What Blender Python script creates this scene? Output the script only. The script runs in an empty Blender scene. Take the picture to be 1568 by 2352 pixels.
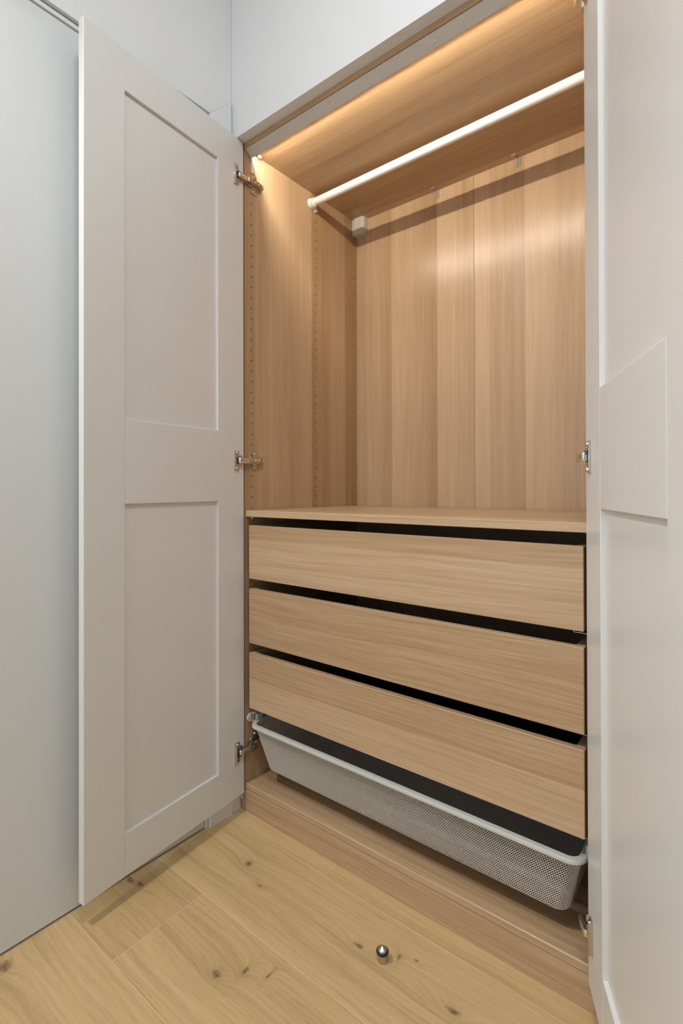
import bpy, bmesh, math, random
import numpy as np
from mathutils import Vector, Matrix

S = bpy.context.scene
COL = S.collection

# ---------------------------------------------------------------- camera
YAW, F_PX, HORIZON, ROLL, PITCH = 0.673, 1177.39, 1116.74, 0.0026, 0.005
CAM = Vector((1.2062, -1.0245, 0.9649))
def cam_basis():
    r = np.array([math.cos(YAW), math.sin(YAW), 0.0])
    w = np.array([-math.sin(YAW), math.cos(YAW), 0.0])
    u = np.array([0, 0, 1.0])
    t = PITCH
    u, w = u * math.cos(t) - w * math.sin(t), w * math.cos(t) + u * math.sin(t)
    t = ROLL
    r, u = r * math.cos(t) - u * math.sin(t), u * math.cos(t) + r * math.sin(t)
    return r, u, w
r_, u_, w_ = cam_basis()
cd = bpy.data.cameras.new('camera')
cd.sensor_fit = 'HORIZONTAL'
cd.sensor_width = 36.0
cd.lens = 36.0 * F_PX / 1568.0
cd.shift_y = (HORIZON - 1176.0) / 1568.0
cd.clip_start = 0.02
cam = bpy.data.objects.new('camera', cd)
COL.objects.link(cam)
cam.matrix_world = Matrix(((r_[0], u_[0], -w_[0], CAM[0]), (r_[1], u_[1], -w_[1], CAM[1]),
                           (r_[2], u_[2], -w_[2], CAM[2]), (0, 0, 0, 1)))
S.camera = cam

# ---------------------------------------------------------------- world, lamps, exposure
wd = bpy.data.worlds.new('world')
S.world = wd
wd.use_nodes = True
wd.node_tree.nodes['Background'].inputs[0].default_value = (0.80, 0.90, 1.0, 1)
wd.node_tree.nodes['Background'].inputs[1].default_value = 1.0
S.view_settings.view_transform = 'Standard'
S.view_settings.look = 'None'
S.view_settings.gamma = 1.0
S.view_settings.use_curve_mapping = False
S.view_settings.exposure = 0.14

def area(name, loc, rot, sx, sy, power, color, shape='RECTANGLE'):
    l = bpy.data.lights.new(name, 'AREA')
    l.shape = shape
    l.size = sx
    l.size_y = sy
    l.energy = power
    l.color = color
    o = bpy.data.objects.new(name, l)
    COL.objects.link(o)
    o.location = loc
    o.rotation_euler = rot
    return o
# recessed ceiling downlight close to the room door (throws the wardrobe door's shadow on the floor)
dl = bpy.data.lights.new('ceiling_downlight', 'SPOT')
dl.energy, dl.color = 100.0, (1.0, 0.97, 0.93)
dl.spot_size, dl.spot_blend, dl.shadow_soft_size = math.radians(116), 0.6, 0.05
dlo = bpy.data.objects.new('ceiling_downlight', dl)
COL.objects.link(dlo)
dlo.location = (0.165, -1.45, 2.735)
# unseen fill lamp added below the ceiling to brighten the upper walls
area('ceiling_fill', (1.20, -0.95, 2.72), (0, 0, 0), 0.5, 0.5, 16.0, (0.97, 0.985, 1.0))
# soft frontal fill, added at an unseen window behind the camera
area('window_fill', (0.70, -3.18, 1.25), (math.radians(90), 0, 0), 1.1, 2.1, 9.0, (0.86, 0.93, 1.0))

# ---------------------------------------------------------------- node helpers
class NT:
    def __init__(self, name):
        self.m = bpy.data.materials.new(name)
        self.m.use_nodes = True
        self.t = self.m.node_tree
        self.b = self.t.nodes['Principled BSDF']
    def n(self, typ, **kw):
        nd = self.t.nodes.new(typ)
        for k, v in kw.items():
            setattr(nd, k, v)
        return nd
    def link(self, a, b):
        self.t.links.new(a, b)
    def put(self, sock, v):
        if isinstance(v, (int, float)):
            sock.default_value = v
        elif isinstance(v, (tuple, list)):
            sock.default_value = v
        else:
            self.link(v, sock)
    def math(self, op, a, b=0.0, c=None):
        nd = self.n('ShaderNodeMath', operation=op)
        self.put(nd.inputs[0], a)
        self.put(nd.inputs[1], b)
        if c is not None:
            self.put(nd.inputs[2], c)
        return nd.outputs[0]
    def xyz(self, a, b, c):
        nd = self.n('ShaderNodeCombineXYZ')
        for s, v in zip(nd.inputs, (a, b, c)):
            self.put(s, v)
        return nd.outputs[0]
    def noise(self, vec, scale=1.0, detail=2.0, rough=0.5, dist=0.0):
        nd = self.n('ShaderNodeTexNoise')
        self.link(vec, nd.inputs['Vector'])
        nd.inputs['Scale'].default_value = scale
        nd.inputs['Detail'].default_value = detail
        nd.inputs['Roughness'].default_value = rough
        nd.inputs['Distortion'].default_value = dist
        return nd.outputs['Fac']
    def ramp(self, fac, stops, interp='LINEAR'):
        nd = self.n('ShaderNodeValToRGB')
        cr = nd.color_ramp
        cr.interpolation = interp
        while len(cr.elements) < len(stops):
            cr.elements.new(0.5)
        for e, (p, c) in zip(cr.elements, stops):
            e.position = p
            e.color = (c, c, c, 1) if isinstance(c, (int, float)) else (*c, 1)
        self.put(nd.inputs[0], fac)
        return nd.outputs[0]
    def mix(self, f, a, b, mode='MIX'):
        nd = self.n('ShaderNodeMix', data_type='RGBA', blend_type=mode)
        self.put(nd.inputs[0], f)
        self.put(nd.inputs[6], (*a, 1) if isinstance(a, tuple) and len(a) == 3 else a)
        self.put(nd.inputs[7], (*b, 1) if isinstance(b, tuple) and len(b) == 3 else b)
        return nd.outputs[2]
    def maprange(self, v, a, b, c, d, smooth=False):
        nd = self.n('ShaderNodeMapRange')
        if smooth:
            nd.interpolation_type = 'SMOOTHSTEP'
        self.put(nd.inputs[0], v)
        for i, q in enumerate((a, b, c, d)):
            nd.inputs[i + 1].default_value = q
        return nd.outputs[0]
    def bump(self, h, strength, dist=0.001):
        nd = self.n('ShaderNodeBump')
        nd.inputs['Strength'].default_value = strength
        nd.inputs['Distance'].default_value = dist
        self.link(h, nd.inputs['Height'])
        self.link(nd.outputs[0], self.b.inputs['Normal'])

def plain(name, color, rough=0.5, metal=0.0, spec=0.5, noise=0.0, nscale=8.0, bump=0.0, bscale=300.0):
    k = NT(name)
    k.b.inputs['Roughness'].default_value = rough
    k.b.inputs['Metallic'].default_value = metal
    k.b.inputs['Specular IOR Level'].default_value = spec
    tc = k.n('ShaderNodeTexCoord').outputs['Object']
    f = k.noise(tc, nscale, 3)
    lo = tuple(c * (1 - noise) for c in color)
    hi = tuple(min(1, c * (1 + noise)) for c in color)
    k.link(k.mix(f, lo, hi), k.b.inputs['Base Color'])
    if bump:
        k.bump(k.noise(tc, bscale, 2), bump, 0.0005)
    return k.m

OAK_D = (0.345, 0.210, 0.104)
OAK_L = (0.61, 0.445, 0.285)
def wood(name, grain='Z', lanes=None, off=0.0, seed=0.0, lane_scale=9.0, rough=0.36, fine=0.8, tone=0.0):
    """oak veneer: lanes of slightly different tone along the grain, fine lines and pores"""
    k = NT(name)
    tc = k.n('ShaderNodeTexCoord').outputs['Object']
    sp = k.n('ShaderNodeSeparateXYZ')
    k.link(tc, sp.inputs[0])
    ax = {'X': 0, 'Y': 1, 'Z': 2}[grain]
    al = sp.outputs[ax]
    oth = [sp.outputs[i] for i in range(3) if i != ax]
    c = k.math('ADD', oth[0], oth[1])
    warp = k.noise(k.xyz(k.math('MULTIPLY', c, 5.0), k.math('MULTIPLY', al, 1.3), seed), 1.0, 2)
    cw = k.math('ADD', c, k.math('MULTIPLY', k.math('SUBTRACT', warp, 0.5), 0.045))
    if lanes:
        lane = k.ramp(k.math('SUBTRACT', c, off), lanes)
    else:
        vo = k.n('ShaderNodeTexVoronoi', voronoi_dimensions='1D')
        vo.inputs['Scale'].default_value = lane_scale
        k.link(k.math('ADD', c, seed), vo.inputs['W'])
        se = k.n('ShaderNodeSeparateColor')
        k.link(vo.outputs['Color'], se.inputs[0])
        lane = k.maprange(se.outputs[0], 0, 1, 0.36, 0.74)
    lz = k.math('MULTIPLY', lane, 13.0)
    g1 = k.noise(k.xyz(k.math('MULTIPLY', cw, 210.0), k.math('MULTIPLY', al, 4.0), lz), 1.0, 3, 0.6)
    g2 = k.noise(k.xyz(k.math('MULTIPLY', cw, 38.0), k.math('MULTIPLY', al, 1.1), lz), 1.0, 2, 0.5)
    g3 = k.noise(k.xyz(k.math('MULTIPLY', cw, 620.0), k.math('MULTIPLY', al, 26.0), lz), 1.0, 2, 0.6)
    v = k.math('ADD', lane, k.math('MULTIPLY', k.math('SUBTRACT', g1, 0.5), fine))
    v = k.math('ADD', v, k.math('MULTIPLY', k.math('SUBTRACT', g2, 0.5), 0.50))
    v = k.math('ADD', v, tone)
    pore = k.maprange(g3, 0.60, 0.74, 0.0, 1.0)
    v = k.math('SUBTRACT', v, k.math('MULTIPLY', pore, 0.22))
    k.link(k.ramp(v, [(0.0, OAK_D), (1.0, OAK_L)]), k.b.inputs['Base Color'])
    k.b.inputs['Roughness'].default_value = rough
    k.bump(k.math('SUBTRACT', g1, pore), 0.10, 0.0006)
    return k.m

def lanes_from(edges, vals):
    st = []
    for i, (a, b) in enumerate(zip(edges[:-1], edges[1:])):
        v0, v1 = vals[i]
        st.append((max(0, a + 0.0006), 0.55 + (v0 - 0.55) * 1.5))
        st.append((b - 0.0006, 0.55 + (v1 - 0.55) * 1.5))
    return st

M = {}
M['oak_back'] = wood('oak_veneer_back', 'Z', lanes_from(
    [0.0, 0.0673, 0.1764, 0.2685, 0.3665, 0.4603, 0.5018, 0.5544, 0.6673, 0.7564, 0.8413, 0.99],
    [(.48, .52), (.66, .44), (.70, .62), (.56, .32), (.70, .58), (.50, .55), (.68, .66), (.56, .44), (.68, .64), (.58, .52), (.6, .5)]),
    off=0.5627, seed=1.7, rough=0.26, fine=0.55)
M['oak_side'] = wood('oak_veneer_side', 'Z', lanes_from(
    [0.0, 0.0421, 0.0986, 0.1947, 0.2345, 0.3025, 0.3346, 0.4017, 0.4912, 0.60],
    [(.34, .40), (.50, .56), (.64, .58), (.50, .56), (.60, .62), (.28, .34), (.36, .34), (.46, .50), (.24, .30)]),
    off=0.018, seed=5.1, fine=0.6)
M['oak_flat'] = wood('oak_veneer_flat', 'X', seed=3.3, lane_scale=12.0)
M['oak_drawer'] = wood('oak_veneer_drawer', 'X', seed=8.6, lane_scale=7.0, rough=0.42, fine=1.05, tone=-0.06)
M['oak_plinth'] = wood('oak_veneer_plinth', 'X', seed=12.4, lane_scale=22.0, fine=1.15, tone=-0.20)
M['drawer_inner'] = wood('oak_veneer_drawer_side', 'Y', seed=6.2, lane_scale=10.0)
M['drawer_shade'] = plain('shaded_drawer_board', (0.035, 0.026, 0.022), 0.7, noise=0.2, nscale=30)  # shade inside the drawers, painted nearly black on their bottoms
M['door_white'] = plain('off_white_door_foil', (0.74, 0.745, 0.732), 0.32, noise=0.012, nscale=3, bump=0.03, bscale=500)
M['wall'] = plain('white_wall_paint', (0.79, 0.805, 0.815), 0.75, noise=0.012, nscale=5, bump=0.05, bscale=220)
M['wall_dimmed'] = plain('dimmed_wall_paint', (0.50, 0.48, 0.45), 0.75, noise=0.012, nscale=5)  # unseen walls made darker so that less light bounces back
M['room_door'] = plain('white_lacquered_door', (0.69, 0.72, 0.735), 0.42, noise=0.01, nscale=3)
M['casing'] = plain('white_lacquered_casing', (0.78, 0.80, 0.81), 0.4, noise=0.01, nscale=3)
M['ceiling'] = plain('white_ceiling_paint', (0.85, 0.85, 0.85), 0.8, noise=0.01)
M['nickel'] = plain('nickel_plated_steel', (0.62, 0.57, 0.50), 0.24, 1.0, noise=0.1, nscale=60)
M['bright_steel'] = plain('bright_steel', (0.86, 0.85, 0.83), 0.22, 1.0, noise=0.04, nscale=60)
M['recess_shade'] = plain('dark_recess_shade', (0.025, 0.024, 0.026), 0.5, noise=0.1)  # shade in hinge recesses and slots, painted as near-black blocks
M['grey_plastic'] = plain('blue_grey_damper_plastic', (0.10, 0.115, 0.14), 0.45, noise=0.1)
M['aluminium'] = plain('anodised_aluminium', (0.60, 0.565, 0.515), 0.5, 0.0, noise=0.06, nscale=90)
M['rod_white'] = plain('white_lacquered_steel', (0.84, 0.84, 0.82), 0.25, noise=0.01)
M['white_plastic'] = plain('white_plastic', (0.78, 0.77, 0.74), 0.35, noise=0.015)
M['clip_plastic'] = plain('beige_clip_plastic', (0.86, 0.76, 0.62), 0.15, noise=0.05, nscale=40)
M['clip_plastic'].node_tree.nodes['Principled BSDF'].inputs['Transmission Weight'].default_value = 0.65
M['basket_white'] = plain('white_powder_coated_steel', (0.66, 0.63, 0.585), 0.35, noise=0.02)
M['basket_rim'] = plain('white_powder_coated_rim', (0.54, 0.55, 0.52), 0.4, noise=0.015)
M['cover_plastic'] = plain('greige_plastic', (0.60, 0.56, 0.50), 0.4, noise=0.015)
M['rubber'] = plain('black_rubber', (0.012, 0.013, 0.016), 0.42, noise=0.1, nscale=80)
M['brushed'] = plain('brushed_stainless_steel', (0.55, 0.52, 0.48), 0.30, 1.0, noise=0.12, nscale=120)
M['seam'] = plain('pale_plank_joint', (0.64, 0.51, 0.33), 0.8, noise=0.1, nscale=60)

# LED diffuser
k = NT('warm_led_diffuser')
k.b.inputs['Base Color'].default_value = (1, 0.9, 0.75, 1)
k.b.inputs['Emission Color'].default_value = (1.0, 0.89, 0.745, 1)
k.b.inputs['Emission Strength'].default_value = 270.0
M['led'] = k.m

# oak floor with knots
KNOTS = [(0.0226, -0.6366, .020, .016), (0.004, -0.357, .022, .009), (0.034, -0.349, .018, .008), (0.191, -0.1398, .013, .010),
         (0.2689, -0.1705, .006, .005), (0.5552, -0.1529, .016, .006), (0.4107, -0.3386, .006, .012),
         (0.3709, -0.3807, .013, .009), (0.7721, -0.1537, .016, .007), (0.636, -0.122, .004, .009),
         (0.455, -0.318, .003, .008), (0.668, -0.108, .006, .003), (0.9, -0.62, .014, .009), (1.25, -0.36, .012, .008)]
k = NT('oak_floor_plank')
tc = k.n('ShaderNodeTexCoord').outputs['Object']
sp = k.n('ShaderNodeSeparateXYZ')
k.link(tc, sp.inputs[0])
X, Y = sp.outputs[0], sp.outputs[1]
rnd = k.n('ShaderNodeObjectInfo').outputs['Random']
wob = k.noise(tc, 110.0, 3)
dm = None
for (kx, ky, rx, ry) in KNOTS:
    s = k.n('ShaderNodeVectorMath', operation='SUBTRACT')
    k.link(tc, s.inputs[0])
    s.inputs[1].default_value = (kx, ky, 0)
    q = k.n('ShaderNodeVectorMath', operation='MULTIPLY')
    k.link(s.outputs[0], q.inputs[0])
    q.inputs[1].default_value = (1 / rx, 1 / ry, 0)
    ln = k.n('ShaderNodeVectorMath', operation='LENGTH')
    k.link(q.outputs[0], ln.inputs[0])
    d = ln.outputs['Value']
    dm = d if dm is None else k.math('MINIMUM', dm, d)
dmw = k.math('ADD', dm, k.math('MULTIPLY', k.math('SUBTRACT', wob, 0.5), 1.7))
bulge = k.math('POWER', 2.718, k.math('MULTIPLY', dm, -0.55))
rz = k.math('MULTIPLY', rnd, 37.0)
warp = k.noise(k.xyz(k.math('MULTIPLY', X, 1.6), k.math('MULTIPLY', Y, 7.0), rz), 1.0, 2)
cw = k.math('ADD', Y, k.math('MULTIPLY', k.math('SUBTRACT', warp, 0.5), 0.07))
cw = k.math('ADD', cw, k.math('MULTIPLY', bulge, 0.035))
g1 = k.noise(k.xyz(k.math('MULTIPLY', X, 4.0), k.math('MULTIPLY', cw, 130.0), rz), 1.0, 4, 0.62)
g2 = k.noise(k.xyz(k.math('MULTIPLY', X, 1.0), k.math('MULTIPLY', cw, 24.0), rz), 1.0, 3, 0.5)
g3 = k.noise(k.xyz(k.math('MULTIPLY', X, 30.0), k.math('MULTIPLY', cw, 500.0), rz), 1.0, 2, 0.6)
v = k.math('ADD', 0.49, k.math('MULTIPLY', k.math('SUBTRACT', g1, 0.5), 0.78))
v = k.math('ADD', v, k.math('MULTIPLY', k.math('SUBTRACT', g2, 0.5), 0.65))
v = k.math('ADD', v, k.math('MULTIPLY', k.math('SUBTRACT', rnd, 0.5), 0.16))
v = k.math('SUBTRACT', v, k.math('MULTIPLY', k.maprange(g3, 0.58, 0.74, 0, 1), 0.20))
v = k.math('SUBTRACT', v, k.math('MULTIPLY', bulge, 0.22))
col = k.ramp(v, [(0.0, (0.30, 0.19, 0.082)), (0.5, (0.53, 0.375, 0.180)), (1.0, (0.66, 0.50, 0.27))])
kd = k.maprange(dmw, 1.15, 0.10, 0.0, 0.80, True)
col = k.mix(kd, col, (0.11, 0.068, 0.04))
k.link(col, k.b.inputs['Base Color'])
k.b.inputs['Roughness'].default_value = 0.45
k.bump(g1, 0.08, 0.0006)
M['floor'] = k.m

# ---------------------------------------------------------------- mesh helpers
def tag(o, label=None, cat=None, group=None, kind=None):
    if label: o['label'] = label
    if cat: o['category'] = cat
    if group: o['group'] = group
    if kind: o['kind'] = kind
    return o

def thing(name, loc, label, cat, group=None):
    o = bpy.data.objects.new(name, None)
    COL.objects.link(o)
    o.location = loc
    o.empty_display_size = 0.05
    return tag(o, label, cat, group)

def obj(name, bm, mat, parent=None, smooth=False, origin=(0, 0, 0)):
    me = bpy.data.meshes.new(name)
    if any(origin):
        bmesh.ops.translate(bm, verts=bm.verts, vec=-Vector(origin))
    bmesh.ops.recalc_face_normals(bm, faces=bm.faces)
    bm.to_mesh(me)
    bm.free()
    if mat:
        me.materials.append(M[mat] if isinstance(mat, str) else mat)
    if smooth:
        for p in me.polygons:
            p.use_smooth = True
        me.set_sharp_from_angle(angle=math.radians(40))
    o = bpy.data.objects.new(name, me)
    COL.objects.link(o)
    if parent:
        o.parent = parent
    return o

def add_box(bm, x0, x1, y0, y1, z0, z1, bevel=0.0, seg=1):
    vs = [bm.verts.new((x, y, z)) for x in (x0, x1) for y in (y0, y1) for z in (z0, z1)]
    idx = [(0, 1, 3, 2), (4, 6, 7, 5), (0, 4, 5, 1), (2, 3, 7, 6), (0, 2, 6, 4), (1, 5, 7, 3)]
    fs = [bm.faces.new([vs[i] for i in f]) for f in idx]
    if bevel:
        es = list({e for f in fs for e in f.edges})
        bmesh.ops.bevel(bm, geom=es, offset=bevel, segments=seg, profile=0.5, affect='EDGES')
    return fs

def box(name, b, mat, parent=None, bevel=0.0008, seg=1, origin=(0, 0, 0)):
    bm = bmesh.new()
    add_box(bm, *b, bevel=bevel, seg=seg)
    return obj(name, bm, mat, parent, origin=origin)

def add_cyl(bm, p0, p1, r0, r1=None, n=20, caps=True):
    p0, p1 = Vector(p0), Vector(p1)
    r1 = r0 if r1 is None else r1
    d = (p1 - p0).normalized()
    a = d.orthogonal().normalized()
    b = d.cross(a)
    A, B = [], []
    for i in range(n):
        t = 2 * math.pi * i / n
        e = a * math.cos(t) + b * math.sin(t)
        A.append(bm.verts.new(p0 + e * r0))
        B.append(bm.verts.new(p1 + e * max(r1, 1e-5)))
    for i in range(n):
        j = (i + 1) % n
        bm.faces.new((A[i], A[j], B[j], B[i]))
    if caps:
        bm.faces.new(A)
        bm.faces.new(B)

def add_lathe(bm, prof, center, n=32):
    cx, cy, cz = center
    rings = []
    for r, z in prof:
        if r < 1e-6:
            rings.append([bm.verts.new((cx, cy, cz + z))])
        else:
            rings.append([bm.verts.new((cx + r * math.cos(2 * math.pi * i / n), cy + r * math.sin(2 * math.pi * i / n), cz + z)) for i in range(n)])
    for A, B in zip(rings[:-1], rings[1:]):
        for i in range(n):
            j = (i + 1) % n
            if len(A) == 1 and len(B) == 1: continue
            if len(A) == 1: bm.faces.new((A[0], B[j], B[i]))
            elif len(B) == 1: bm.faces.new((A[i], A[j], B[0]))
            else: bm.faces.new((A[i], A[j], B[j], B[i]))

def add_prism(bm, pts, axis, a0, a1):
    """extrude a 2-D outline along an axis; pts are the other two coordinates in order"""
    def P(p, a):
        q = list(p)
        q.insert('XYZ'.index(axis), a)
        return q
    A = [bm.verts.new(P(p, a0)) for p in pts]
    B = [bm.verts.new(P(p, a1)) for p in pts]
    n = len(pts)
    for i in range(n):
        j = (i + 1) % n
        bm.faces.new((A[i], A[j], B[j], B[i]))
    bm.faces.new(A)
    bm.faces.new(B)

def round_rect(x0, x1, y0, y1, r, seg=8):
    out = []
    for cx, cy, a in ((x1 - r, y1 - r, 0), (x0 + r, y1 - r, 90), (x0 + r, y0 + r, 180), (x1 - r, y0 + r, 270)):
        for i in range(seg + 1):
            t = math.radians(a + 90 * i / seg)
            out.append((cx + r * math.cos(t), cy + r * math.sin(t)))
    return out

# ================================================================= the setting
RX, RY, CZ = 2.45, -3.25, 2.75
floor = box('floor', (-0.3, RX, RY, 0.62, -0.03, -0.0004), 'seam', bevel=0)
tag(floor, 'oak plank floor with knots and pale joints', kind='structure')
rng = random.Random(4)
SEAM = -0.0495
rows = [(SEAM, SEAM + 0.222, [0.369]), (SEAM - 0.2225, SEAM, [1.62]), (SEAM - 0.4465, SEAM - 0.2225, [0.181, 2.0]),
        (SEAM - 0.669, SEAM - 0.4465, [1.05])]
yy = SEAM - 0.669
while yy > RY:
    rows.append((max(RY, yy - 0.2225), yy, [rng.uniform(0.3, 1.9)]))
    yy -= 0.2225
rows.append((SEAM + 0.222, 0.60, [1.1]))
G = 0.00065
for (y0, y1, js) in rows:
    xs = [-0.0105] + js + [RX]
    for a, b in zip(xs[:-1], xs[1:]):
        box('plank', (a + G, b - G, y0 + G, y1 - G, -0.012, 0.0), 'floor', floor, bevel=0.0003)

# left wall with the opening of the room door
DY0, DY1 = -1.02, -0.1265
bm = bmesh.new()
add_box(bm, -0.13, -0.005, DY1 + 0.012, 0.60, -0.01, CZ)
add_box(bm, -0.13, -0.005, DY0 - 0.012, DY1 + 0.012, 2.043, CZ)
add_box(bm, -0.13, -0.005, RY, DY0 - 0.012, -0.01, CZ)
wl = obj('wall_left', bm, 'wall')
tag(wl, 'white wall around the flush room door', kind='structure')
# bulkhead above the wardrobe and wall beside it
bm = bmesh.new()
add_box(bm, -0.004, RX, -0.030, 0.60, 2.0095, CZ)
add_box(bm, 1.03, RX, 0.0, 0.60, -0.01, 2.0095)
add_box(bm, -0.004, RX, 0.60, 0.70, -0.01, CZ)
wb = obj('wall_back', bm, 'wall')
tag(wb, 'white bulkhead wall above the wardrobe', kind='structure')
tag(box('wall_right', (RX, RX + 0.1, RY, 0.7, -0.01, CZ), 'wall_dimmed', bevel=0), 'unseen wall right of the wardrobe, darkened to cut bounce light', kind='structure')
bm = bmesh.new()
wx0, wx1, wz0, wz1 = 0.10, 1.30, 0.15, 2.35
add_box(bm, -0.13, wx0, RY - 0.1, RY, -0.01, CZ)
add_box(bm, wx1, RX + 0.1, RY - 0.1, RY, -0.01, CZ)
add_box(bm, wx0, wx1, RY - 0.1, RY, -0.01, wz0)
add_box(bm, wx0, wx1, RY - 0.1, RY, wz1, CZ)
tag(obj('wall_front', bm, 'wall_dimmed'), 'unseen wall with the window behind the viewer, darkened to cut bounce light', kind='structure')
bm = bmesh.new()
add_box(bm, wx0, wx0 + 0.05, RY - 0.08, RY - 0.02, wz0, wz1)
add_box(bm, wx1 - 0.05, wx1, RY - 0.08, RY - 0.02, wz0, wz1)
add_box(bm, wx0 + 0.05, wx1 - 0.05, RY - 0.08, RY - 0.02, wz0, wz0 + 0.05)
add_box(bm, wx0 + 0.05, wx1 - 0.05, RY - 0.08, RY - 0.02, wz1 - 0.05, wz1)
tag(obj('window_1', bm, 'casing'), 'unseen white framed window behind the viewer, added for the fill light', kind='structure')
tag(box('ceiling', (-0.13, RX + 0.1, RY - 0.1, 0.7, CZ, CZ + 0.1), 'ceiling', bevel=0), 'white ceiling', kind='structure')

# flush room door, its stop and casing
tag(box('door_1', (-0.049, -0.0095, DY0, DY1, 0.005, 2.0255), 'room_door', bevel=0.001), 'flush white room door', kind='structure')
bm = bmesh.new()
add_box(bm, -0.06, -0.0075, DY1 + 0.0015, DY1 + 0.0105, 0, 2.0405, bevel=0.001)
add_box(bm, -0.06, -0.0075, DY0 - 0.0105, DY0 - 0.0015, 0, 2.0405, bevel=0.001)
add_box(bm, -0.06, -0.0075, DY0 - 0.0015, DY1 + 0.0015, 2.0295, 2.0405, bevel=0.001)
jamb = obj('trim_1', bm, 'casing')
tag(jamb, 'white door jamb strip beside the flush room door', kind='structure')
trim = thing('trim_2', (-0.005, -0.075, 0), 'white flat casing around the flush room door', None)
trim['kind'] = 'structure'
def casing(name, pts):
    bm = bmesh.new()
    add_prism(bm, pts, 'X', -0.0055, 0.0015)
    bmesh.ops.bevel(bm, geom=[e for e in bm.edges if abs(e.verts[0].co.x - e.verts[1].co.x) < 1e-6 and e.verts[0].co.x > 0], offset=0.0006, segments=1, affect='EDGES')
    return obj(name, bm, 'casing', trim, origin=(-0.005, -0.075, 0))
ci, co, zi, zo = DY1 + 0.0130, -0.0365, 2.0430, 2.1165
casing('casing_upright', [(ci, 0.0), (co, 0.0), (co, zo), (ci, zi)])
casing('casing_head', [(ci, zi + 0.0004), (co, zo), (DY0 - 0.09, zo), (DY0 - 0.018, zi + 0.0004)])

# ================================================================= wardrobe
W, H, T = 0.998, 2.012, 0.018
XI0, XI1, D = T, W - T, 0.5627
ward = thing('wardrobe', (0, 0, 0), 'open oak veneer wardrobe with two white framed doors and three drawers', 'wardrobe')

# side panels; the inner face of each carries three columns of shelf-pin holes
def side_panel(inner_x, outer_x, name='side_panel'):
    bm = bmesh.new()
    s = 1 if inner_x > outer_x else -1
    y0, y1, z0, z1 = 0.0, 0.575, 0.0, H - T
    ys = [0.0267, 0.3229, 0.5437]
    cell, half, rh, dep = 0.032, 0.007, 0.0027, 0.011
    n = int((z1 - 0.10) / cell)
    zb = 1.0520 - 32 * cell / 1.0   # pitch grid passes through the middle hinge height
    zlist = [zb + cell * (i + 0.5) for i in range(0, 70)]
    zlist = [z for z in zlist if z - cell / 2 > 0.09 and z + cell / 2 < z1 - 0.02]
    def quad(a, b, c, d):
        bm.faces.new([bm.verts.new((inner_x, *p)) for p in (a, b, c, d)])
    yprev = y0
    ztop, zbot = zlist[-1] + cell / 2, zlist[0] - cell / 2
    for yc in ys:
        quad((yprev, z0), (yc - half, z0), (yc - half, z1), (yprev, z1))
        quad((yc - half, z0), (yc + half, z0), (yc + half, zbot), (yc - half, zbot))
        quad((yc - half, ztop), (yc + half, ztop), (yc + half, z1), (yc - half, z1))
        for zc in zlist:
            m = 8
            ang = [2 * math.pi * (i + 0.5) / m for i in range(m)]
            ring = [bm.verts.new((inner_x, yc + rh * math.cos(t), zc + rh * math.sin(t))) for t in ang]
            deep = [bm.verts.new((inner_x - s * dep, yc + rh * math.cos(t), zc + rh * math.sin(t))) for t in ang]
            hh = cell / 2
            cor = [(half, hh * .42), (half * .42, hh), (-half * .42, hh), (-half, hh * .42), (-half, -hh * .42), (-half * .42, -hh), (half * .42, -hh), (half, -hh * .42)]
            out = [bm.verts.new((inner_x, yc + a, zc + b)) for a, b in cor]
            ccs = {0: (half, hh), 2: (-half, hh), 4: (-half, -hh), 6: (half, -hh)}
            for i in range(m):
                j = (i + 1) % m
                bm.faces.new((ring[i], ring[j], out[j], out[i]))
                bm.faces.new((ring[j], ring[i], deep[i], deep[j]))
                if i in ccs:
                    cv = bm.verts.new((inner_x, yc + ccs[i][0], zc + ccs[i][1]))
                    bm.faces.new((out[i], out[j], cv))
            bm.faces.new(deep)
        yprev = yc + half
    quad((yprev, z0), (y1, z0), (y1, z1), (yprev, z1))
    inn = bm.verts[:]
    # remaining five faces of the board
    def q3(*ps):
        bm.faces.new([bm.verts.new(p) for p in ps])
    ix, ox = inner_x, outer_x
    q3((ox, y0, z0), (ox, y1, z0), (ox, y1, z1), (ox, y0, z1))
    q3((ix, y0, z0), (ox, y0, z0), (ox, y0, z1), (ix, y0, z1))
    q3((ix, y1, z0), (ox, y1, z0), (ox, y1, z1), (ix, y1, z1))
    q3((ix, y0, z1), (ox, y0, z1), (ox, y1, z1), (ix, y1, z1))
    q3((ix, y0, z0), (ox, y0, z0), (ox, y1, z0), (ix, y1, z0))
    bmesh.ops.remove_doubles(bm, verts=bm.verts, dist=1e-6)
    return obj(name, bm, 'oak_side', ward)
side_panel(XI0, 0.0)
side_panel(XI1, W)
box('top_panel', (0.0, W, 0.0, 0.575, H - T, H), 'oak_flat', ward)
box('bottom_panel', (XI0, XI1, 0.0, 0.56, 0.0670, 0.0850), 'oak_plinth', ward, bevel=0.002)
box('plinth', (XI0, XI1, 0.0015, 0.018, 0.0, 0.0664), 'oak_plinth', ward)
box('back_panel', (XI0, 0.4995, D, D + 0.004, 0.085, H - T), 'oak_back', ward, bevel=0.0004)
box('back_panel', (0.5003, XI1, D, D + 0.004, 0.085, H - T), 'oak_back', ward, bevel=0.0004)
sh = box('shelf', (XI0 + 0.001, XI1 - 0.001, 0.001, 0.556, 0.8818, 0.9003), 'oak_flat', ward, bevel=0.0012)
for x in (XI0, XI1 - 0.008):
    for y in (0.0267, 0.5437):
        box('shelf_pin', (x, x + 0.008, y - 0.004, y + 0.004, 0.8745, 0.8818), 'white_plastic', sh, bevel=0.001)
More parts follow.
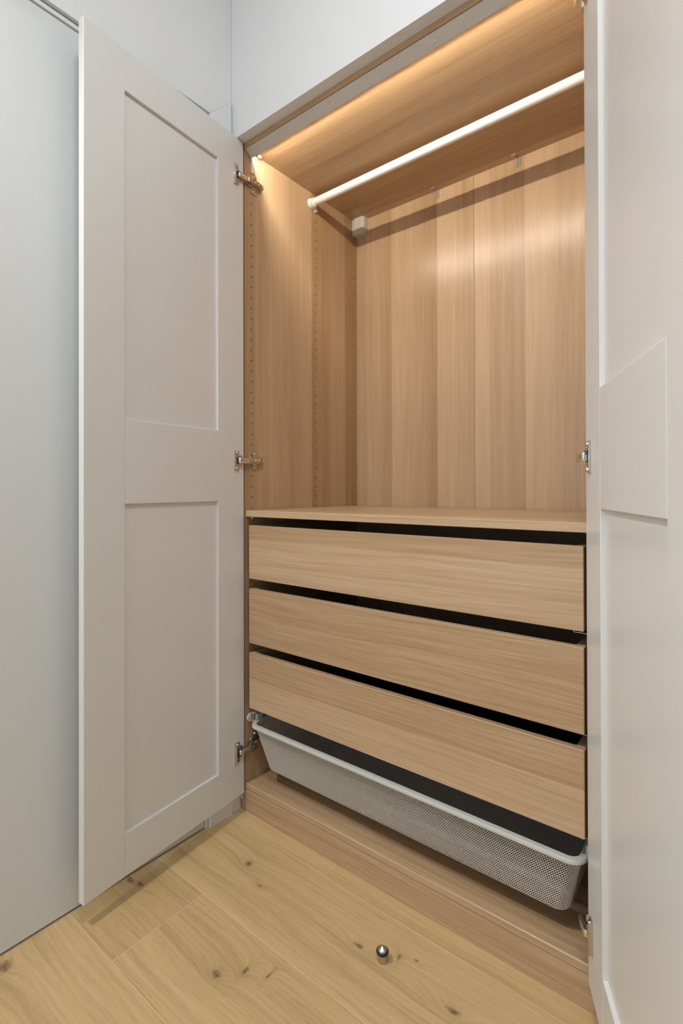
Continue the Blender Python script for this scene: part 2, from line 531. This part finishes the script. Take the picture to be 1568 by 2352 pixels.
box('edge_bumper', (0.0005, 0.0065, -0.0035, 0.0, 0.0330, 0.0530), 'white_plastic', ward, bevel=0.0012, seg=2)

# drawers
def drawer(zt, zb):
    x0, x1 = 0.0352, 0.9635
    bm = bmesh.new()
    add_box(bm, x0 + 0.002, x0 + 0.018, 0.0165, 0.53, zb + 0.004, zt - 0.0005, bevel=0.0008)
    add_box(bm, x1 - 0.018, x1 - 0.002, 0.0165, 0.53, zb + 0.004, zt - 0.0005, bevel=0.0008)
    add_box(bm, x0 + 0.018, x1 - 0.018, 0.514, 0.53, zb + 0.004, zt - 0.0005)
    d = obj('drawer', bm, 'drawer_inner', ward)
    box('drawer_front', (x0, x1, 0.0, 0.0165, zb, zt), 'oak_drawer', d, bevel=0.0012)
    box('drawer_bottom', (x0 + 0.016, x1 - 0.016, 0.014, 0.516, zb + 0.010, zb + 0.018), 'drawer_shade', d, bevel=0)
    for s, xw, xb in ((1, XI0, x0), (-1, XI1, x1)):
        bm = bmesh.new()
        a, b = sorted((xw + s * 0.0002, xw + s * 0.040))
        add_box(bm, a, b, 0.020, 0.50, zb - 0.0080, zb - 0.0070)
        a, b = sorted((xw + s * 0.039, xw + s * 0.040))
        add_box(bm, a, b, 0.020, 0.50, zb - 0.0080, zb + 0.0035)
        a, b = sorted((xw + s * 0.0002, xw + s * 0.0012))
        add_box(bm, a, b, 0.020, 0.50, zb - 0.0080, zb + 0.022)
        obj('drawer_slide', bm, 'nickel', d)
    return d
for zt, zb in ((0.8565, 0.6975), (0.6680, 0.5060), (0.4775, 0.3125)):
    drawer(zt, zb)

# fittings on the back and in the corner
bm = bmesh.new()
pts = round_rect(0.0245, 0.0745, 0.5315, 0.60, 0.010, 6)
pts = [(min(max(x, 0.0), 1), min(y, D - 0.0002)) for x, y in pts]
uniq = []
for p in pts:
    if not uniq or (Vector(p) - Vector(uniq[-1])).length > 1e-5:
        uniq.append(p)
add_prism(bm, uniq, 'Z', 1.9310, H - T - 0.0005)
cb = obj('corner_bracket_cover', bm, 'cover_plastic', ward)
box('cover_flange', (XI0 + 0.0002, 0.0255, 0.5350, D - 0.0004, 1.9330, H - T - 0.0005), 'cover_plastic', cb, bevel=0.001)
for cx in (0.3665, 0.6455):
    bm = bmesh.new()
    add_box(bm, cx - 0.0085, cx + 0.0085, D - 0.0030, D - 0.0002, 1.9640, 1.9930, bevel=0.0012, seg=2)
    add_box(bm, cx - 0.0015, cx + 0.0015, D - 0.0060, D - 0.0028, 1.9650, 1.9920, bevel=0.0008)
    add_box(bm, cx - 0.0030, cx + 0.0030, D - 0.0250, D - 0.0028, 1.9912, 1.9938, bevel=0.0006)
    add_box(bm, cx - 0.0110, cx + 0.0030, D - 0.0265, D - 0.0240, 1.9905, 1.9938, bevel=0.0006)
    obj('back_clip', bm, 'clip_plastic', ward)

# ---- hinges: mounting plate and arm sit on the side panel, cup and link on the door
def hinge_arm(z, s):
    """s=+1 on the left panel, -1 on the right one"""
    wx = XI0 if s > 0 else XI1
    def X2(a, b):
        return sorted((wx + s * a, wx + s * b))
    bm = bmesh.new()
    add_box(bm, *X2(0.0, 0.003), 0.027, 0.046, z - 0.029, z + 0.029, bevel=0.0012, seg=2)
    add_box(bm, *X2(0.0, 0.005), 0.016, 0.062, z - 0.010, z + 0.010, bevel=0.001)
    for dz in (-0.020, 0.020):
        add_cyl(bm, (wx + s * 0.003, 0.035, z + dz), (wx + s * 0.0058, 0.035, z + dz), 0.0042, 0.0030, 12)
        add_cyl(bm, (wx + s * 0.003, 0.0425, z + dz), (wx + s * 0.0045, 0.0425, z + dz), 0.0026, 0.002, 10)
    mp = obj('hinge_plate', bm, 'nickel', ward, smooth=True)
    bm = bmesh.new()
    a0, a1 = wx + s * 0.005, wx + s * 0.0165
    add_prism(bm, [(x, y) for x, y in ((a0, 0.004), (a1, 0.004), (a1, 0.050), (wx + s * 0.012, 0.0670), (a0, 0.0680))], 'Z', z - 0.0065, z + 0.0065)
    bmesh.ops.recalc_face_normals(bm, faces=bm.faces)
    bmesh.ops.bevel(bm, geom=bm.edges[:], offset=0.0012, segments=2, affect='EDGES')
    obj('hinge_arm', bm, 'nickel', mp, smooth=True)
    bm = bmesh.new()
    for y, xx in ((0.030, 0.0165), (0.046, 0.0160), (0.060, 0.0140)):
        add_cyl(bm, (wx + s * (xx - 0.001), y, z), (wx + s * (xx + 0.0016), y, z), 0.0036, 0.0030, 12)
    obj('arm_screw', bm, 'bright_steel', mp, smooth=True)
    bm = bmesh.new()
    for y in (0.0525,):
        add_box(bm, *X2(0.0120, 0.0160), y - 0.002, y + 0.002, z - 0.0040, z + 0.0040)
    obj('arm_slot', bm, 'recess_shade', mp)

ZDB, ZDT = 0.0570, 2.0075
def wardrobe_door(o, direction, s, hz, label):
    """local x runs from the hinge edge to the free edge, the inner face is y=0"""
    E, th = 0.497, 0.019
    uh, uf = 0.1030, 0.3955
    r1, m1, m2, r2 = 1.9075 - ZDB, 1.1314 - ZDB, 0.9303 - ZDB, 0.1576 - ZDB
    h = ZDT - ZDB
    def Yb(a, b):
        return sorted((-s * a, -s * b))
    bm = bmesh.new()
    add_box(bm, uh - 0.004, uf + 0.004, *Yb(0.0075, 0.0125), r2 - 0.004, r1 + 0.004)
    d = obj('door', bm, 'door_white', ward)
    d.location = (o[0], o[1], ZDB)
    d.rotation_euler = (0, 0, math.atan2(direction[1], direction[0]))
    d['label'] = label
    bv = 0.0012
    for a, b in ((0.0, uh), (uf, E)):
        box('stile', (a, b, *Yb(0, th), 0, h), 'door_white', d, bevel=bv, seg=2)
    g = 0.00025
    for a, b in ((r1, h), (m2, m1), (0, r2)):
        box('rail', (uh + g, uf - g, *Yb(0.0, th), a, b), 'door_white', d, bevel=bv, seg=2)
    for hi, z in enumerate(hz):
        zz = z - ZDB
        fl = 0.0040 if hi == 1 else 0.0090
        hl = 0.0078 if hi == 1 else 0.0060
        bm = bmesh.new()
        add_box(bm, 0.0370, 0.0400, *Yb(-fl, 0.001), zz - 0.0295, zz + 0.0295, bevel=0.0016, seg=2)
        add_box(bm, 0.0215, 0.0390, *Yb(-0.0032, 0.001), zz - 0.0290, zz + 0.0290, bevel=0.0012, seg=2)
        add_cyl(bm, (0.0225, 0.0, zz), (0.0225, s * 0.0026, zz), 0.0180, n=28)
        for dz in (-0.023, 0.023):
            add_cyl(bm, (0.0310, s * 0.003, zz + dz), (0.0310, s * 0.0068, zz + dz), 0.0050, 0.0036, 12)
        hc = obj('hinge_cup', bm, 'nickel', d, smooth=True)
        box('cup_recess', (0.0225, 0.0335, *Yb(-0.0036, 0.001), zz - 0.0105, zz + 0.0105), 'recess_shade', d, bevel=0.001)
        box('damper', (0.0200, 0.0290, *Yb(-0.0080, -0.0010), zz + 0.0035, zz + 0.0120), 'grey_plastic', d, bevel=0.001)
        bm = bmesh.new()
        add_prism(bm, [(0.0285, s * 0.0035), (0.0285, s * 0.0100), (0.0250, s * 0.0130), (-0.0085, s * 0.0155), (-0.0085, s * 0.0085), (0.0190, s * 0.0070)], 'Z', zz - hl, zz + hl)
        bmesh.ops.recalc_face_normals(bm, faces=bm.faces)
        bmesh.ops.bevel(bm, geom=bm.edges[:], offset=0.0008, segments=1, affect='EDGES')
        obj('hinge_link', bm, 'bright_steel', d, smooth=True)
    return d
LA, RA = -0.0956, 0.432
wardrobe_door((0.0191, -0.0050), (-math.sin(LA), -math.cos(LA)), 1, (1.895, 1.049, 0.190), 'white framed wardrobe door standing open along the room door')
wardrobe_door((0.9691, -0.0032), (math.sin(RA), -math.cos(RA)), -1, (1.87, 1.021, 0.167), 'white framed wardrobe door opened wide past the drawers')
for z in (1.897, 1.0520, 0.200):
    hinge_arm(z, 1)
for z in (1.87, 1.021, 0.167):
    hinge_arm(z, -1)

# ================================================================= things in the wardrobe
# clothes rod
RY_, RZ_, RR = 0.2980, 1.9535, 0.0125
rod = thing('clothes_rod', (XI0, RY_, RZ_), 'white round clothes rod under the wardrobe top', 'clothes rod')
bm = bmesh.new()
add_cyl(bm, (XI0 + 0.002, RY_, RZ_), (XI1 - 0.002, RY_, RZ_), RR, n=32)
obj('rod_tube', bm, 'rod_white', rod, smooth=True, origin=(XI0, RY_, RZ_))
for s, xw in ((1, XI0 + 0.0005), (-1, XI1 - 0.0005)):
    bm = bmesh.new()
    add_cyl(bm, (xw, RY_, RZ_), (xw + s * 0.020, RY_, RZ_), 0.0170, 0.0152, 32)
    a, b = sorted((xw, xw + s * 0.006))
    add_cyl(bm, (xw, 0.3190, 1.9395), (xw + s * 0.0085, 0.3190, 1.9395), 0.0078, 0.0072, 20)
    add_box(bm, a, b, 0.3030, 0.3220, 1.9380, 1.9500)
    br = obj('rod_bracket', bm, 'rod_white', rod, smooth=True, origin=(XI0, RY_, RZ_))
    bm = bmesh.new()
    add_cyl(bm, (xw + s * 0.0080, 0.3190, 1.9395), (xw + s * 0.0093, 0.3190, 1.9395), 0.0042, 0.0034, 14)
    obj('bracket_screw', bm, 'nickel', br, smooth=True, origin=(XI0, RY_, RZ_))

# LED light bar under the top panel
lb0 = (W / 2, 0.0150, 1.9800)
lb = thing('light_bar', lb0, 'grey aluminium light bar with warm light under the wardrobe top', 'light bar')
bm = bmesh.new()
sec = [(0.0040, 1.9930), (0.0262, 1.9745), (0.0276, 1.9760), (0.0212, 1.9820), (0.0212, 1.9878), (0.0378, 1.9878), (0.0378, 1.9938), (0.0046, 1.9938)]  # unseen rear lip added to keep direct LED light off the top panel
add_prism(bm, sec, 'X', XI0 + 0.0006, XI1 - 0.0006)
hs = obj('housing', bm, 'aluminium', lb, origin=lb0)
bm = bmesh.new()
add_prism(bm, [(0.0235, 1.9825), (0.0255, 1.9852), (0.0214, 1.9858), (0.0214, 1.9838)], 'X', XI0 + 0.020, XI1 - 0.020)
obj('diffuser', bm, 'led', lb, origin=lb0)
fn = Vector((0, -0.0185, -0.0222)).normalized()
for sx in (0.350, 0.6526):
    bm = bmesh.new()
    c = Vector((sx, 0.0163, 1.98275))
    add_cyl(bm, c - fn * 0.001, c + fn * 0.0012, 0.0034, 0.0024, 14)
    obj('bar_screw', bm, 'bright_steel', lb, smooth=True, origin=lb0)
for xw, s in ((XI0, 1), (XI1, -1)):
    bm = bmesh.new()
    a = xw + s * 0.0004
    pts = round_rect(0.0262, 0.0345, 1.9305, 1.9930, 0.0040, 6)
    add_prism(bm, pts, 'X', min(a, a + s * 0.003), max(a, a + s * 0.003))
    obj('end_bracket', bm, 'white_plastic', lb, origin=lb0)
bm = bmesh.new()
add_lathe(bm, [(0.0001, 0.0), (0.0050, 0.0), (0.0070, 0.003), (0.0070, 0.006), (0.0050, 0.0085), (0.0001, 0.0085)], (0.0275, 0.0530, 1.9854), 20)
obj('cable_button', bm, 'white_plastic', lb, smooth=True, origin=lb0)

# wire-mesh basket
bk0 = (W / 2, 0.26, 0.12)
bk = thing('mesh_basket', bk0, 'white metal mesh pull-out basket below the lowest drawer', 'basket')
bx0, bx1, by0, by1, bz = 0.0360, 0.9620, -0.0060, 0.5200, 0.2640
# rim: flat rounded bar following a rounded rectangle
def rim():
    bm = bmesh.new()
    path = round_rect(bx0 + 0.006, bx1 - 0.006, by0 + 0.006, by1 - 0.006, 0.026, 10)
    n = len(path)
    prof = [(-0.0075, -0.0030), (-0.0060, -0.0066), (0.0040, -0.0066), (0.0070, -0.0035), (0.0070, 0.0020), (0.0052, 0.0045), (-0.0055, 0.0045), (-0.0075, 0.0025)]
    rings = []
    for i in range(n):
        p = Vector(path[i])
        t = (Vector(path[(i + 1) % n]) - Vector(path[i - 1])).normalized()
        nr = Vector((t.y, -t.x))
        rings.append([bm.verts.new((p.x + nr.x * a, p.y + nr.y * a, bz + b)) for a, b in prof])
    for i in range(n):
        A, B = rings[i], rings[(i + 1) % n]
        for q in range(len(prof)):
            w = (q + 1) % len(prof)
            bm.faces.new((A[q], A[w], B[w], B[q]))
    return obj('rim', bm, 'basket_rim', bk, smooth=True, origin=bk0)
rim()
# the expanded-metal net: strands of small square section in a diamond lattice
def net():
    z_top, z_bot = bz - 0.004, 0.1280
    tx0, tx1, ty0, ty1 = bx0 + 0.010, bx1 - 0.010, by0 + 0.010, by1 - 0.010
    ins = 0.038                                   # walls lean inwards
    rb = 0.016                                    # rounded bottom edge
    h = z_top - z_bot
    wall_len = math.hypot(h - rb, ins * 0.72)
    def outline(inset, rad, m):
        """m points evenly spread on a rounded rectangle"""
        x0, x1, y0, y1 = tx0 + inset, tx1 - inset, ty0 + inset, ty1 - inset
        pts = np.array(round_rect(x0, x1, y0, y1, rad, 12))
        pts = np.vstack([pts, pts[:1]])
        seg = np.hypot(*np.diff(pts, axis=0).T)
        cum = np.concatenate([[0], np.cumsum(seg)])
        t = np.linspace(0, cum[-1], m, endpoint=False)
        return np.stack([np.interp(t, cum, pts[:, 0]), np.interp(t, cum, pts[:, 1])], 1)
    per = 2 * ((tx1 - tx0) + (ty1 - ty0)) - 0.04
    cols = int(per / 0.0052) * 2                  # half-pitch columns
    rows = int(wall_len / 0.0078) * 2 + 2
    base = outline(0.0, 0.022, cols)
    V = []
    for r in range(rows + 1):
        f = r / rows
        # profile from the rim down the wall and round the bottom edge
        if f < 0.86:
            g = f / 0.86
            ins_r, z = ins * 0.72 * g, z_top - (h - rb) * g
        else:
            a = (f - 0.86) / 0.14 * math.pi / 2
            ins_r, z = ins * 0.72 + rb * (1 - math.cos(a)) * 0.9, z_bot + rb * (1 - math.sin(a))
        o = outline(ins_r, 0.024, cols)
        V.append(np.column_stack([o, np.full(cols, z)]))
    V = np.array(V)
    segs = []
    for r in range(rows):
        i = np.arange(cols)
        i = i[(i + r) % 2 == 0]
        segs.append(np.stack([V[r, i], V[r + 1, (i + 1) % cols]], 1))
        segs.append(np.stack([V[r, i], V[r + 1, (i - 1) % cols]], 1))
    # bottom: flat lattice cut to the bottom outline
    bi = ins * 0.72 + rb * 0.9
    x0, x1, y0, y1 = tx0 + bi, tx1 - bi, ty0 + bi, ty1 - bi
    nx, ny = int((x1 - x0) / 0.0028), int((y1 - y0) / 0.0034)
    gx, gy = np.linspace(x0, x1, nx + 1), np.linspace(y0, y1, ny + 1)
    ii, jj = np.meshgrid(np.arange(nx), np.arange(ny), indexing='ij')
    ev = (ii + jj) % 2 == 0
    def P(i, j):
        return np.column_stack([gx[i], gy[j], np.full(len(i), z_bot)])
    i, j = ii[ev], jj[ev]
    segs.append(np.stack([P(i, j), P(i + 1, j + 1)], 1))
    i, j = ii[~ev], jj[~ev]
    segs.append(np.stack([P(i + 1, j), P(i, j + 1)], 1))
    sg = np.concatenate(segs)
    a, b = sg[:, 0], sg[:, 1]
    d = b - a
    d /= np.linalg.norm(d, axis=1)[:, None] + 1e-12
    up = np.where(np.abs(d[:, 2:3]) > 0.95, np.array([[1.0, 0, 0]]), np.array([[0, 0, 1.0]]))
    # strand frame: one side lies in the sheet
    e1 = np.cross(d, up); e1 /= np.linalg.norm(e1, axis=1)[:, None] + 1e-12
    e2 = np.cross(d, e1)
    hw = 0.00056
    cr = [(1, 1), (-1, 1), (-1, -1), (1, -1)]
    vs = [a + e1 * hw * p + e2 * hw * q for p, q in cr] + [b + e1 * hw * p + e2 * hw * q for p, q in cr]
    vs = np.stack(vs, 1).reshape(-1, 3) - np.array(bk0)
    n = len(sg)
    quads = np.array([(0, 1, 5, 4), (1, 2, 6, 5), (2, 3, 7, 6), (3, 0, 4, 7)])
    fc = (np.arange(n)[:, None, None] * 8 + quads[None]).reshape(-1)
    me = bpy.data.meshes.new('mesh_net')
    me.vertices.add(len(vs)); me.vertices.foreach_set('co', vs.astype(np.float32).ravel())
    me.loops.add(len(fc)); me.loops.foreach_set('vertex_index', fc.astype(np.int32))
    nf = len(fc) // 4
    me.polygons.add(nf)
    me.polygons.foreach_set('loop_start', (np.arange(nf) * 4).astype(np.int32))
    me.update(calc_edges=True)
    me.materials.append(M['basket_white'])
    o = bpy.data.objects.new('mesh_net', me)
    COL.objects.link(o)
    o.parent = bk
    o['kind'] = 'stuff'
net()
for xw, s in ((XI0, 1), (XI1, -1)):
    bm = bmesh.new()
    a, b = sorted((xw + s * 0.0006, xw + s * 0.0022))
    add_box(bm, a, b, 0.012, 0.52, 0.2620, 0.2880)
    a, b = sorted((xw + s * 0.0006, xw + s * 0.0150))
    add_box(bm, a, b, 0.020, 0.52, 0.2860, 0.2875)
    add_box(bm, a, b, 0.020, 0.52, 0.2640, 0.2655)
    sl = obj('basket_rail', bm, 'basket_rim', bk, origin=bk0)
    bm = bmesh.new()
    add_cyl(bm, (xw + s * 0.0020, 0.0170, 0.2760), (xw + s * 0.0085, 0.0170, 0.2760), 0.0135, 0.0125, 28)
    obj('rail_roller', bm, 'basket_rim', bk, smooth=True, origin=bk0)
    bm = bmesh.new()
    add_cyl(bm, (xw + s * 0.0080, 0.0170, 0.2760), (xw + s * 0.0098, 0.0170, 0.2760), 0.0048, 0.0036, 14)
    obj('roller_screw', bm, 'nickel', bk, smooth=True, origin=bk0)
    # lug joining the rim to the runner
    bm = bmesh.new()
    a, b = sorted((xw + s * 0.0090, xw + s * 0.0225))
    add_box(bm, a, b, 0.0300, 0.0520, 0.2600, 0.2840, bevel=0.002, seg=2)
    obj('rim_lug', bm, 'basket_rim', bk, origin=bk0)

# ================================================================= door stop on the floor
ds0 = (0.6140, -0.1515, 0.0)
ds = thing('door_stop', ds0, 'small steel door stop with a black rubber ring on the oak floor', 'door stop')
bm = bmesh.new()
add_lathe(bm, [(0.0, 0.0), (0.0090, 0.0), (0.0094, 0.0004), (0.0094, 0.0165), (0.0080, 0.0170), (0.0080, 0.0235), (0.0, 0.0235)], (0, 0, 0), 36)
obj('post', bm, 'brushed', ds, smooth=True)
bm = bmesh.new()
prof = [(0.0098 + 0.0030 * math.cos(t), 0.0205 + 0.0037 * math.sin(t)) for t in [2 * math.pi * i / 14 for i in range(15)]]
add_lathe(bm, prof, (0, 0, 0), 36)
bmesh.ops.remove_doubles(bm, verts=bm.verts, dist=1e-6)
obj('rubber_ring', bm, 'rubber', ds, smooth=True)
bm = bmesh.new()
add_lathe(bm, [(0.0088, 0.0222), (0.0098, 0.0232), (0.0098, 0.0244), (0.0090, 0.0254), (0.0060, 0.0276), (0.0030, 0.0297), (0.0005, 0.0314), (0.0, 0.0315)], (0, 0, 0), 48)
obj('cap', bm, 'brushed', ds, smooth=True)
